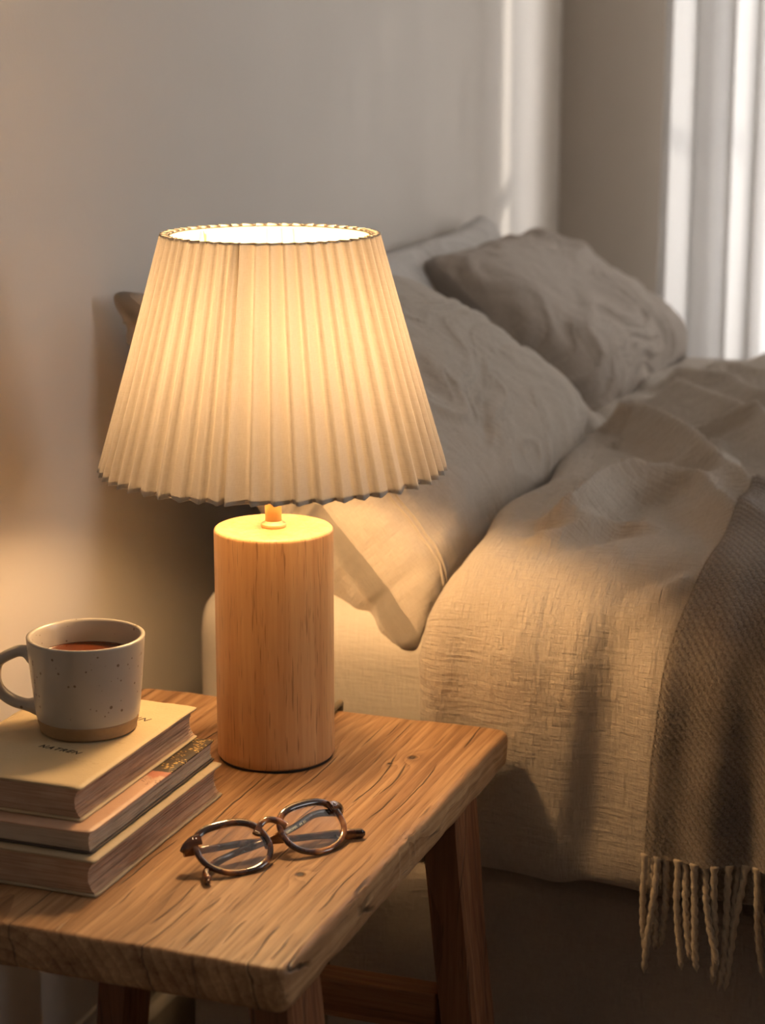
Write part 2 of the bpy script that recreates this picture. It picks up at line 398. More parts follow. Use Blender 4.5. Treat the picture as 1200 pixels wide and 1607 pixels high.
for i, x in enumerate(np.arange(XW, XR - .01, .19)):
    for j in range(3):
        y0 = YB + (i % 3) * -.5 + j * 2.1; y1 = min(y0 + 2.098, YF); y0 = max(y0, YB)
        if y1 - y0 < .1: continue
        box_obj('plank', (x + .001, y0 + .001, -.02), (min(x + .189, XR), y1, 0), FLOORM, fl, bevel=.0012, seg=1)
# baseboard: moulded profile run along the headboard wall
prof = [(0, 0), (.020, 0), (.020, .078), (.0175, .083), (.0135, .088), (.0125, .094), (.0125, .101), (.015, .104), (.0155, .109), (.010, .118), (.007, .124), (.006, .131), (0, .131)]
def baseboard(name, p0, p1, nrm):
    V = []; n = len(prof)
    for p in (p0, p1):
        for d, z in prof: V.append((p[0] + nrm[0] * d, p[1] + nrm[1] * d, z))
    F = [(i, (i + 1) % n, n + (i + 1) % n, n + i) for i in range(n)] + [tuple(range(n)), tuple(range(n, 2 * n))[::-1]]
    return props(mesh_obj(name, V, F, PAINT, smooth=False), kind='structure')
baseboard('baseboard_headboard', (XW, YB), (XW, YF), (1, 0))
baseboard('baseboard_window', (XW + .02, YF), (XR, YF), (0, -1))
# windows with glazing bars and panes
def window(name, x0, x1, z0, z1, y, axis):
    def P(a, b, z): return (a, b, z) if axis == 'x' else (b, a, z)
    bm = bmesh.new()
    def bar(a0, a1, c0, c1, d0=-.02, d1=.02):
        lo, hi = P(a0, y + d0, c0), P(a1, y + d1, c1); add_box(bm, [min(p) for p in zip(lo, hi)], [max(p) for p in zip(lo, hi)])
    bar(x0, x0 + .025, z0, z1); bar(x1 - .045, x1, z0, z1); bar(x0, x1, z0, z0 + .05); bar(x0, x1, z1 - .05, z1)
    w = props(bm_obj(name, bm, PAINT, smooth=False), kind='structure')
    mid = (x0 + x1) / 2
    for (a0, a1, c0, c1) in [(mid - .02, mid + .02, z0 + .05, z1 - .05)] + [(a, b, zz - .014, zz + .014) for zz in (z0 + .62, z0 + 1.24) if zz < z1 - .1 for a, b in ((x0 + .025, mid - .02), (mid + .02, x1 - .045))]:
        lo, hi = P(a0, y - .014, c0), P(a1, y + .014, c1)
        box_obj('glazing_bar', [min(p) for p in zip(lo, hi)], [max(p) for p in zip(lo, hi)], PAINT, w)
    zs = [z0 + .05] + [zz for zz in (z0 + .62, z0 + 1.24) if zz < z1 - .1] + [z1 - .05]
    for a, b in ((x0 + .025, mid - .02), (mid + .02, x1 - .045)):
        for c, d in zip(zs, zs[1:]):
            lo, hi = P(a, y - .002, c + .014), P(b, y + .002, d - .014)
            box_obj('pane', [min(p) for p in zip(lo, hi)], [max(p) for p in zip(lo, hi)], PANE, w)
    return w
window('window_1', WX0, WX1, WZ0, WZ1, YF + .10, 'x')
window('window_2', 1.5, 2.4, 1.1, 2.1, XR + .09, 'y')

# ---------------------------------------------------------------- curtain
def curtain(name, x0, x1, y, z0, z1, seed, label):
    root = empty(name, (0, 0, 0), label=label, cat='curtain')
    n, mz = 420, 26; s = np.linspace(0, 1, n); P = np.zeros((n, mz, 3)); rnd = np.random.RandomState(seed)
    ph = np.cumsum(.8 + .5 * rnd.rand(n)) * (x1 - x0) / n * 2 * math.pi * 10
    for j in range(mz):
        t = j / (mz - 1); a = .030 + .012 * (1 - t)
        xx = x0 + (x1 - x0) * s + .012 * np.sin(ph * 2) * (1 - .3 * t) - .006 * (1 - t) * (1 - s)
        yy = y + a * np.sin(ph + .25 * np.sin(3 * t + s * 9)) + .010 * np.sin(ph * 2.3 + t * 1.2)
        P[:, j] = np.stack([xx, yy, np.full(n, z0 + (z1 - z0) * t)], 1)
    grid_obj('panel', P, SHEER, root)
    return root
curtain('sheer_curtain', -.722, .72, 3.25, .02, 2.45, 3, 'sheer white floor-length curtain hanging in soft folds over the window')
rod = empty('curtain_rod', (0, 0, 0), label='thin pale curtain rod above the window', cat='curtain rod')
tube_obj('rod', [(-.80, 3.25, 2.47), (.80, 3.25, 2.47)], .010, PAINT, rod)
for x in (-.76, .76): tube_obj('bracket', [(x, 3.25, 2.47), (x, 3.42, 2.47)], .006, PAINT, rod)

# ---------------------------------------------------------------- bed: base and mattress
def rbox(lo, hi, r, n, disp=None, rz=None):
    """dense rounded box as one closed mesh; n = divisions per axis; disp(p, normal) -> scalar"""
    lo, hi = np.array(lo, float), np.array(hi, float); V = {}; verts = []; F = []
    def vid(i, j, k):
        key = (i, j, k)
        if key not in V:
            p = lo + (hi - lo) * (np.array(key) / np.array(n)); q = p.copy()
            if rz: # plan rounding
                c = np.clip(q[:2], lo[:2] + rz, hi[:2] - rz); d = q[:2] - c; l = np.linalg.norm(d); mx = np.max(np.abs(d))
                if mx > 1e-9: q[:2] = c + d / l * mx
            c = np.clip(q, lo + r, hi - r); d = q - c; l = np.linalg.norm(d); mx = np.max(np.abs(d))
            if rz:
                c2 = np.clip(q[:2], lo[:2] + rz, hi[:2] - rz); dd = q[:2] - c2; ll = np.linalg.norm(dd)
                nr = np.zeros(3)
                if ll > rz - r:
                    nr[:2] = dd / ll * (ll - (rz - r))
                nr[2] = q[2] - np.clip(q[2], lo[2] + r, hi[2] - r)
                l2 = np.linalg.norm(nr); mx = np.linalg.norm(nr[:2]) if abs(nr[2]) < np.linalg.norm(nr[:2]) else abs(nr[2])
                if l2 > 1e-9:
                    cc = q - nr; q = cc + nr / l2 * min(mx, r); nn = nr / l2
                else: nn = np.zeros(3)
            elif l > 1e-9: q = c + d / l * mx; nn = d / l
            else: nn = np.zeros(3)
            if np.linalg.norm(nn) < 1e-9:
                e = np.minimum(np.abs(p - lo), np.abs(hi - p)); a = int(np.argmin(e)); nn = np.zeros(3); nn[a] = -1 if abs(p[a] - lo[a]) < abs(hi[a] - p[a]) else 1
            if disp: q = q + nn * disp(q, nn)
            V[key] = len(verts); verts.append(q)
        return V[key]
    for a in range(3):
        b, c = [(1, 2), (2, 0), (0, 1)][a]
        for side in (0, n[a]):
            for i in range(n[b]):
                for j in range(n[c]):
                    qd = []
                    for di, dj in ((0, 0), (1, 0), (1, 1), (0, 1)):
                        key = [0, 0, 0]; key[a] = side; key[b] = i + di; key[c] = j + dj; qd.append(vid(*key))
                    F.append(tuple(qd) if side else tuple(qd[::-1]))
    return np.array(verts), F
def box_uv(V):  # rough unfolded metre uv
    return np.stack([V[:, 0] + .3 * V[:, 1], V[:, 1] - V[:, 2]], 1)
BY0, BY1 = 1.705, 3.06
def d_base(p, n):
    f = fbm(p[0] * 9, p[1] * 9, p[2] * 5, 3) * .006 + fbm(p[0] * 26, p[1] * 26, p[2] * 12 + 7, 3) * .0035
    return f * (1 - max(0, n[2]))
V, F = rbox((-.835, BY0 + .006, .005), (1.15, BY1 - .006, .325), .02, (150, 60, 34), d_base)
o = mesh_obj('bed_base', V, F, SKIRT, uvs=box_uv(V))
props(o, 'low bed base covered in wrinkled brown-grey linen under the mattress', 'bed base')
def d_matt(p, n):
    crn = math.exp(-((p[0] + .835) ** 2 + (p[1] - BY0) ** 2) / .09 ** 2)
    return fbm(p[0] * 7, p[1] * 12, p[2] * 7, 3) * .003 + crn * .004 * math.sin((p[0] * 55 - p[1] * 70)) * (.4 + fbm(p[0] * 20, p[1] * 20, p[2] * 9)) + max(0, n[2]) * .004 * fbm(p[0] * 14, p[1] * 22)
V, F = rbox((-.835, BY0, .330), (1.15, BY1, .572), .045, (160, 80, 26), d_matt, rz=.07)
mat_o = props(mesh_obj('mattress', V, F, SHEET, uvs=box_uv(V)), 'thick mattress in a smooth cream fitted sheet', 'mattress')

# ---------------------------------------------------------------- pillows: pressure-inflated cloth
def pillow_sim(L, H, nu, nv, seed, press=.0000105, iters=420, shrink=.992):
    rnd = np.random.RandomState(seed)
    idx = np.full((2, nu, nv), -1); P = []
    for s in range(2):
        for i in range(nu):
            for j in range(nv):
                edge = i in (0, nu - 1) or j in (0, nv - 1)
                if s == 1 and edge: idx[1, i, j] = idx[0, i, j]; continue
                idx[s, i, j] = len(P)
                P.append(((i / (nu - 1) - .5) * L, (j / (nv - 1) - .5) * H, (.004 if s == 0 else -.004) * (0 if edge else 1) + (rnd.rand() - .5) * .004))
    P = np.array(P); dx, dy = L / (nu - 1), H / (nv - 1); C = []
    for s in range(2):
        I = idx[s]
        for A, B, l, k in ((I[:-1], I[1:], dx, .5), (I[:, :-1], I[:, 1:], dy, .5), (I[:-1, :-1], I[1:, 1:], math.hypot(dx, dy), .22), (I[:-1, 1:], I[1:, :-1], math.hypot(dx, dy), .22),
                           (I[:-2], I[2:], 2 * dx, .03), (I[:, :-2], I[:, 2:], 2 * dy, .03)):
            C.append(np.stack([A.ravel(), B.ravel(), np.full(A.size, l), np.full(A.size, k)], 1))
    C = np.vstack(C); a, b, l, k = C[:, 0].astype(int), C[:, 1].astype(int), C[:, 2].copy() * shrink, C[:, 3]
    # seam edges gather a little
    edge = np.zeros(len(P), bool); I = idx[0]
    edge[I[0]] = edge[I[-1]] = edge[I[:, 0]] = edge[I[:, -1]] = True
    l[edge[a] & edge[b]] *= .945
    l *= 1 + (rnd.rand(len(l)) - .5) * .012
    Q = []
    for s in range(2):
        I = idx[s]; q = np.stack([I[:-1, :-1].ravel(), I[1:, :-1].ravel(), I[1:, 1:].ravel(), I[:-1, 1:].ravel()], 1)
        Q.append(q if s == 0 else q[:, ::-1])
    Q = np.vstack(Q); N = len(P); vel = np.zeros_like(P); cnt = np.bincount(a, k, N) + np.bincount(b, k, N)
    for it in range(iters):
        n = np.cross(P[Q[:, 2]] - P[Q[:, 0]], P[Q[:, 3]] - P[Q[:, 1]]) / 8
        f = np.zeros_like(P)
        for c in range(3):
            for m in range(4): f[:, c] += np.bincount(Q[:, m], n[:, c], N)
        vel = vel * .93 + f * (press / (dx * dy)) * 1.0
        old = P.copy(); P = P + vel
        for r in range(5):
            d = P[b] - P[a]; ln = np.linalg.norm(d, axis=1) + 1e-12; e = (ln - l) / ln
            e = np.where(e < 0, e * .35, e)
            w = (e * k * .5)[:, None] * d
            for c in range(3):
                P[:, c] += (np.bincount(a, w[:, c], N) - np.bincount(b, w[:, c], N)) / cnt * 1.9
        vel = P - old
    uv = np.array([(0, 0)] * N, float)
    for s in range(2):
        for i in range(nu):
            for j in range(nv): uv[idx[s, i, j]] = (i * dx + s * 1.3, j * dy)
    cor = [P[idx[0, 0, 0]], P[idx[0, -1, 0]], P[idx[0, -1, -1]], P[idx[0, 0, -1]]]
    return P, Q, uv, cor, idx
def place_pillow(name, simres, A, B, C_, D, mat, thick=1.5, sag=0.0, label='', wrinkle=.0, seed=0, front_bias=0.0):
    """A bottom near, B bottom far, C_ top far, D top near corner"""
    P, Q, uv, cor, idx = simres
    A, B, C_, D = [np.array(p, float) for p in (A, B, C_, D)]
    cx = (abs(cor[0][0]) + abs(cor[1][0])) / 2; cy = (abs(cor[0][1]) + abs(cor[2][1])) / 2
    s = P[:, 0] / (2 * cx) + .5; t = P[:, 1] / (2 * cy) + .5; w = P[:, 2] * thick
    base = ((1 - s) * (1 - t))[:, None] * A + (s * (1 - t))[:, None] * B + (s * t)[:, None] * C_ + ((1 - s) * t)[:, None] * D
    nrm = np.cross(B - A, D - A); nrm /= np.linalg.norm(nrm)
    # the stuffing sinks towards the bottom edge
    ww = w * (1 + .30 * (.5 - t)) * (1 + sag * (.5 - t))
    out = base + ww[:, None] * nrm
    out[:, 0] = np.maximum(out[:, 0], XW + .006)
    o = mesh_obj(name, out, Q, mat, None, uvs=uv)
    md = o.modifiers.new('smooth', 'SUBSURF'); md.levels = 2; md.render_levels = 2
    dg = bpy.context.evaluated_depsgraph_get(); me = bpy.data.meshes.new_from_object(o.evaluated_get(dg)); o.modifiers.clear(); o.data = me
    n_ = len(me.vertices); co = np.empty(n_ * 3); no = np.empty(n_ * 3); me.vertices.foreach_get('co', co); me.vertices.foreach_get('normal', no)
    co = co.reshape(-1, 3); no = no.reshape(-1, 3)
    ea = (B - A) / np.linalg.norm(B - A); eb = (D - A) / np.linalg.norm(D - A); rel = co - A
    la = rel @ ea / np.linalg.norm(B - A); lb = rel @ eb / np.linalg.norm(D - A); dd = np.zeros(n_)
    for i in range(n_):
        x, y, z = co[i]; a_, b_ = la[i], lb[i]
        wx = fbm(x * 6, y * 6, z * 6 + seed, 2) * .35
        edge = min(min(a_, 1 - a_) * 1.4, min(b_, 1 - b_)); en = max(0., 1 - edge / .16)
        q = (a_ + b_ * .55) * 1.0 + wx; r_ = (a_ * .55 - b_) + wx
        c1_ = fbm(q * 1.5 + seed, r_ * 6.5, 1.3, 2)          # long soft folds
        c2_ = (1 - min(1, abs(fbm(q * 2.6 + 3 * seed, r_ * 9 + 4, 7.7, 2)) * 6)) ** 2 * max(0, fbm(x * 5, y * 5, seed + z * 5, 1) + .35)       # short creases
        pk = fbm(a_ * 34, b_ * 7, seed, 2) if min(b_, 1 - b_) < min(a_, 1 - a_) * 1.4 else fbm(a_ * 7, b_ * 26, seed, 2)
        dd[i] = wrinkle * (c1_ * .95 + c2_ * .62 + fbm(x * 38, y * 38, z * 38, 2) * .10 + pk * en * .55)
    co += no * dd[:, None]; co[:, 0] = np.maximum(co[:, 0], XW + .004)
    me.vertices.foreach_set('co', co.ravel()); me.polygons.foreach_set('use_smooth', [True] * len(me.polygons)); me.update()
    props(o, label, 'pillow')
    return o, out, idx
simA = pillow_sim(.70, .50, 66, 47, 1)
simB = pillow_sim(.70, .50, 60, 43, 5)
LEN = []
p1, P1v, P1i = place_pillow('pillow', simA, (-.592, 1.700, .540), (-.570, 2.36, .592), (-.83, 2.24, .812), (-.908, 1.735, .852), LIN, thick=1.3,
             label='big natural linen pillow nearest the lamp, leaning on the wall behind it', wrinkle=.0082, seed=3)
p2, _, _ = place_pillow('pillow', simB, (-.60, 2.38, .605), (-.600, 2.93, .625), (-.86, 2.94, .800), (-.835, 2.43, .815), LIN_D, thick=1.15,
             label='darker brown-grey linen pillow on the far side of the bed, near the window', wrinkle=.0082, seed=11)
p3, _, _ = place_pillow('pillow', simB, (-.79, 2.22, .60), (-.79, 2.90, .60), (-.893, 2.87, .840), (-.893, 2.20, .83), LIN_L, thick=.75,
             label='pale linen pillow upright against the wall behind the other two', wrinkle=.005, seed=23)
# stitched hem line across the open end of the near pillowcase
hem = [P1v[P1i[0][5, j]] for j in range(1, 46)]
HN = np.cross(np.array([.04, .665, .087]), np.array([-.305, .06, .30])); HN /= np.linalg.norm(HN)
bpy.context.view_layer.update()
for off in (0, 1):
    pts = []
    for j in range(2, 45):
        q = P1v[P1i[0][5, j]] * (1 - off * .6) + P1v[P1i[0][6, j]] * off * .6
        ok, hit, nn, _ = p1.closest_point_on_mesh(Vector(q + HN * .01)); pts.append(np.array(hit + nn * .0004))
    tube_obj('hem_seam', catmull(pts, 3), .0013, LIN, p1, m=6)

# ---------------------------------------------------------------- duvet
PROF = catmull([(1.668, .350), (1.652, .365), (1.650, .42), (1.648, .50), (1.652, .565), (1.680, .612), (1.74, .640), (1.86, .648), (2.1, .652), (2.4, .655), (2.7, .65), (2.9, .640), (3.0, .61), (3.06, .55), (3.085, .45), (3.09, .36)], 24)
seg = np.r_[0, np.cumsum(np.linalg.norm(np.diff(PROF, axis=0), axis=1))]; SLEN = seg[-1]
def prof_at(s):
    y = np.interp(s, seg, PROF[:, 0]); z = np.interp(s, seg, PROF[:, 1])
    e = .01; ty = np.interp(s + e, seg, PROF[:, 0]) - np.interp(s - e, seg, PROF[:, 0]); tz = np.interp(s + e, seg, PROF[:, 1]) - np.interp(s - e, seg, PROF[:, 1])
    l = np.hypot(ty, tz) + 1e-9
    return y, z, -tz / l, ty / l       # outward normal (ny, nz): side faces -Y, top faces +Z
RIDGES = [  # folds on the top: polyline (x, y), height, half width
    ([(-.53, 2.47), (-.504, 2.44), (-.447, 2.359), (-.385, 2.279), (-.331, 2.196), (-.20, 2.05)], .020, .034),
    ([(-.545, 2.22), (-.528, 2.235), (-.503, 2.228), (-.428, 2.123), (-.34, 1.954), (-.22, 1.78)], .024, .026),
    ([(-.54, 2.25), (-.526, 2.252), (-.474, 2.272), (-.408, 2.279), (-.36, 2.27)], .008, .012),
    ([(-.50, 1.78), (-.473, 1.817), (-.463, 1.934), (-.395, 1.965), (-.341, 1.870), (-.25, 1.74)], .021, .026),
    ([(-.47, 1.95), (-.456, 1.975), (-.447, 2.025), (-.422, 2.082)], .012, .016),
    ([(-.54, 2.58), (-.527, 2.563), (-.464, 2.544), (-.408, 2.447), (-.25, 2.35)], .017, .028),
    ([(-.54, 2.679), (-.49, 2.709), (-.439, 2.66), (-.30, 2.60)], .012, .024),
    ([(-.40, 1.66), (-.376, 1.672), (-.354, 1.690), (-.331, 1.711)], .009, .012),
    ([(-.50, 1.74), (-.471, 1.762), (-.436, 1.813), (-.382, 1.816)], .007, .013),
    ([(-.43, 2.24), (-.411, 2.205), (-.371, 2.073), (-.347, 2.008)], .009, .012),
    ([(-.50, 2.88), (-.36, 2.84), (-.1, 2.80)], .016, .05)]
def seg_dist(X, Y, pl):
    best = np.full(X.shape, 1e9); tt = np.zeros(X.shape); tot = len(pl) - 1
    for i, ((x0, y0), (x1, y1)) in enumerate(zip(pl, pl[1:])):
        dx, dy = x1 - x0, y1 - y0; t = np.clip(((X - x0) * dx + (Y - y0) * dy) / (dx * dx + dy * dy), 0, 1)
        d = np.hypot(X - x0 - t * dx, Y - y0 - t * dy); m = d < best
        best = np.where(m, d, best); tt = np.where(m, (i + t) / tot, tt)
    return best, tt
def duvet_disp(X, Y, S):
    """outward displacement of the duvet at plan position X, Y and hem distance S"""
    D = np.zeros(X.shape); top = np.clip((S - .24) / .10, 0, 1)
    for pl, h, w in RIDGES:
        sm = catmull(pl, 6)[:, :2]
        d, t = seg_dist(X, Y, [tuple(p) for p in sm]); env = np.clip(np.minimum(t * 6, (1 - t) * 5), 0, 1)
        D += h * (1.15 * np.exp(-(d / w) ** 1.6) + .42 * np.exp(-(np.sqrt(d ** 2 + .002 ** 2) - .002) / (w * .22))) * env * top - .45 * h * np.exp(-((d - w * 1.6) / (w * .8)) ** 2) * env * top
    side = np.clip((.36 - S) / .10, 0, 1)
    # hanging folds on the side
    for x0, a, w, tilt in ((-.395, -.0065, .020, .10), (-.345, .010, .022, .0), (-.47, .007, .03, -.12), (-.53, -.005, .02, 0.), (-.425, .006, .018, .06), (-.10, .012, .04, .1), (.1, -.012, .05, 0.), (.3, .012, .05, 0.)):
        xc = x0 + tilt * (S - .2); D += a * np.exp(-((X - xc) / w) ** 2) * side * np.clip((.33 - S) / .12, .0, 1) * np.clip(.25 + S / .10, 0, 1)
    return D
_nc = {}
def duvet_noise(X, S):
    out = np.zeros(X.shape)
    for i in range(X.shape[0]):
        for j in range(X.shape[1]):
            x, s = X[i, j], S[i, j]
            top = min(1, max(0, (s - .22) / .12)); v1 = fbm(x * 13 + s * 4, s * 4.5 - x * 3, 1.7, 3)
            ridg = (1 - abs(fbm(x * 11 - s * 6, s * 11 + x * 3, 5.1, 2)) * 2.2)
            sdn = fbm(x * 24, s * 9, 9.3, 3); cr = fbm(x * 30 + 5, s * 44, 3.3, 3)
            wq = fbm(x * 7, s * 7, 8.8, 2) * .5
        k1 = 1 - min(1, abs(fbm(x * 9 - s * 5 + wq, s * 8 + x * 4, 2.5, 2)) * 4.6); k2 = 1 - min(1, abs(fbm(x * 22 + s * 7, s * 17 - x * 8 + wq * 3, 6.5, 2)) * 4.6)
        k3 = 1 - min(1, abs(fbm(x * 30 + wq, s * 10 + wq, 4.5, 2)) * 4.6)
        out[i, j] = top * (k1 * .0085 + k2 * .0038) + (1 - top) * (k3 * .0036 + k2 * .0020) + top * (v1 * .011 + max(ridg, -.4) * .0055) + (1 - top) * (sdn * .0036 + max(ridg, -.5) * .0020 + cr * .0028 * min(1, max(0, (.20 - s) / .1))) + cr * .0012
    return out
def head_edge(S):   # x of the head edge for each hem distance
    return np.interp(S, [0, .10, .20, .25, .32, .42, .70, .95, 1.2, 1.35, SLEN], [-.572, -.576, -.578, -.574, -.560, -.560, -.572, -.598, -.615, -.62, -.62])
def duvet_surface(Xq, S, off=0.0, roll=True):
    y, z, ny, nz = prof_at(S)
    D = duvet_disp(Xq, y, S) + duvet_noise(Xq, S)
    hx = head_edge(S) + .010 * np.sin(S * 23) * np.clip((S - .3) * 5, 0, 1)
    if roll:
        rr = .034; dd = Xq - hx; th = np.clip(1 - dd / rr, 0, 1)     # fat rounded head edge
        D = D * np.clip(dd / .02, 0, 1) - rr * (1 - np.sqrt(np.clip(1 - th ** 2, 0, 1)))
    hemr = np.clip(1 - S / .016, 0, 1); D = D - .014 * (1 - np.sqrt(np.clip(1 - hemr ** 2, 0, 1)))
    D = D + off
    return np.stack([Xq, y + ny * D, z + nz * D], -1)
nx, ns = 250, 440
u = np.linspace(0, 1, nx); u = np.where(u < .1, (u / .1) ** 2 * .035, .035 + (u - .1) / .9 * .965)
S = np.tile(np.r_[np.linspace(0, 1, ns)] * SLEN, (nx, 1))
X0 = head_edge(S) + .010 * np.sin(S * 23) * np.clip((S - .3) * 5, 0, 1)
Xg = X0 + u[:, None] * (1.16 - X0)
# denser towards the head: keep the visible half fine
Xg = X0 + (np.where(u[:, None] <= 1, u[:, None] ** 1.35, 1)) * (1.16 - X0)
G = duvet_surface(Xg, S)
# close the head edge back underneath so the duvet has a real thickness
inner = G[:1].copy(); y, z, ny, nz = prof_at(S[:1]); under = [np.stack([X0[:1] + d, y - ny * t, z - nz * t], -1) for d, t in ((.30, .055), (.05, .055), (.012, .048), (.002, .040))]
G = np.concatenate(under + [G], 0)
UVg = np.stack([np.concatenate([X0[:1] * 0 + q for q in (-.3, -.06, -.03, -.01)] + [Xg], 0), np.concatenate([S[:1]] * 4 + [S], 0)], -1)
duv = grid_obj('duvet', G, DUV, uv=UVg)
props(duv, 'thick rumpled linen duvet spread over the bed and hanging down its near side', 'duvet')

# ---------------------------------------------------------------- wool throw with fringe
thr = empty('wool_throw', (0, 0, 0), label='grey-brown woollen throw with a twisted fringe, draped across the duvet', cat='blanket')
TX0, TX1 = -.352, .20
nx2, ns2 = 170, 330
s0 = .057
S2 = np.tile(np.linspace(s0, 1.25, ns2), (nx2, 1)); uu = np.linspace(0, 1, nx2)[:, None]
edge = np.interp(S2[:1], [.05, .14, .22, .30, .36, .5, .8, 1.25], [-.357, -.353, -.345, -.330, -.322, -.325, -.332, -.34])
Xt = edge + uu * (TX1 - edge)
yb, zb, nyb, nzb = prof_at(S2)
Dt = duvet_disp(Xt, yb, S2) * .55 + .0135
Dt += .010 * np.exp(-((Xt + .30) / .022) ** 2) * np.clip(1.2 - S2 * 3, 0, 1) - .007 * np.exp(-((Xt + .268) / .02) ** 2) * np.clip(1.2 - S2 * 3, 0, 1) + .012 * np.exp(-((Xt + .225) / .03) ** 2) * np.clip(1.2 - S2 * 3, 0, 1)
nzz = np.array([[fbm(Xt[i, j] * 10, S2[i, j] * 5, 4.4, 2) * .006 for j in range(ns2)] for i in range(nx2)])
Dt = np.maximum(Dt + nzz + .004, .006)
full = duvet_surface(Xt, S2, roll=False); Dd = duvet_disp(Xt, yb, S2)
dn = duvet_noise(Xt, S2); Dt = np.maximum(Dt, Dd + dn + .0045)
e2 = np.clip(1 - (Xt - edge) / .008, 0, 1); Dt = Dt - .004 * e2 ** 2
T = np.stack([Xt, yb + nyb * Dt, zb + nzb * Dt], -1)
Tb = np.stack([Xt, yb + nyb * (Dt - .005), zb + nzb * (Dt - .005)], -1)
UVt = np.stack([Xt, S2], -1)
V = np.concatenate([T.reshape(-1, 3), Tb.reshape(-1, 3)]); F = grid_faces(nx2, ns2); o1 = nx2 * ns2
F += [q[::-1] for q in grid_faces(nx2, ns2, off=o1)]
for i in range(nx2 - 1): F += [(i * ns2, o1 + i * ns2, o1 + (i + 1) * ns2, (i + 1) * ns2)[::-1]]
for j in range(ns2 - 1): F += [(j, j + 1, o1 + j + 1, o1 + j)[::-1]]
mesh_obj('cloth', V, F, THROW, thr, uvs=np.concatenate([UVt.reshape(-1, 2)] * 2))
# loose wool fibres standing off the cloth
rs = np.random.RandomState(8); nF = 60000; FV = []; FF = []
Tn = np.cross(np.gradient(T, axis=0), np.gradient(T, axis=1)); Tn /= np.linalg.norm(Tn, axis=2)[..., None] + 1e-12
if Tn[nx2 // 2, 40, 1] > 0: Tn = -Tn
FI = rs.rand(nF) ** 1.9 * (nx2 - 1); FJ = rs.rand(nF) ** 1.3 * (ns2 - 1)
for a, b in zip(FI, FJ):
    i, j = int(a), int(b); p = T[i, j] + (T[min(i + 1, nx2 - 1), j] - T[i, j]) * (a - i) + (T[i, min(j + 1, ns2 - 1)] - T[i, j]) * (b - j); n = Tn[i, j]
    d = rs.randn(3); d -= n * d.dot(n); d /= np.linalg.norm(d) + 1e-9; w = np.cross(n, d) * .00011; L = .0015 + .0028 * rs.rand()
    m1 = p + n * L * .35 + d * L * .5; e1 = p + n * L * (.35 + .3 * rs.rand()) + d * L; q = len(FV)
    FV += [p - w, p + w, m1 + w, m1 - w, e1]; FF += [(q, q + 1, q + 2, q + 3), (q + 3, q + 2, q + 4)]
fz = mesh_obj('wool_fuzz', FV, FF, FUZZ, thr); fz['kind'] = 'stuff'
# fringe strands: two-ply twisted cords
def strand_mesh(seed, L=.112):
    r = random.Random(seed); n, m = 84, 12
    bx, by = r.uniform(-.008, .008), r.uniform(-.003, .006); ph = r.uniform(0, 6)
    V = []
    for i in range(n):
        t = i / (n - 1); z = -t * L
        cx = bx * t * t + .0016 * math.sin(t * 5 + ph) * t; cy = by * t + .001 * math.sin(t * 6 + ph)
        rr = .0031 * (1 + .30 * max(0, 1 - t * 9) ) * (1 if t < .93 else max(.12, (1 - t) / .07)) * (1 + .05 * math.sin(t * 17 + ph))
        tw = t * L / .0118 * math.pi
        for k in range(m):
            a = 2 * math.pi * k / m; q = rr * (.62 + .50 * abs(math.cos(a - tw)))
            V.append((cx + q * math.cos(a), cy + q * math.sin(a), z))
    F = grid_faces(n, m, wrap_v=True) + [tuple(range(m)), tuple(range((n - 1) * m, n * m))[::-1]]
    me = bpy.data.meshes.new('fringe_strand'); me.from_pydata(V, [], F); me.materials.append(YARN)
    me.polygons.foreach_set('use_smooth', [True] * len(me.polygons)); me.update(); return me
strands = [strand_mesh(i) for i in range(7)]
def hem_pt(x):
    i = int(np.clip(np.searchsorted(Xt[:, 0], x), 0, nx2 - 1)); return T[i, 0]
px_front = [1019, 1040, 1072, 1099, 1130, 1150, 1174, 1193]
px_back = [1031, 1053, 1081, 1114, 1162, 1186]
rs2 = random.Random(5)
X_front = [-.357 + (p - 1015) * .000556 for p in px_front]; X_back = [-.357 + (p - 1015) * .000556 for p in px_back]
x = X_front[-1] + .014
while x < TX1 - .005:
    X_front.append(x); X_back.append(x + .007); x += .0135 + rs2.uniform(-.002, .002)
for k, (x, bk) in enumerate([(x, 0) for x in X_front] + [(x, 1) for x in X_back]):
    p = hem_pt(x); o = bpy.data.objects.new('fringe_strand', strands[(k * 3 + bk) % 7])
    o.location = (x, p[1] + (.0045 if bk else .0005), p[2] + .002); o.rotation_euler = (R(rs2.uniform(-2, 2)), R(rs2.uniform(-2, 5) if not bk else rs2.uniform(-9, 9)), R(rs2.uniform(-25, 25)))
    sc = 1.0 * rs2.uniform(.9, 1.02) * (.86 if bk else 1) + (.08 if (1150 <= 1015 + (x + .357) / .000556 <= 1180) else 0); o.scale = (.95, .95, sc); link(o, thr)

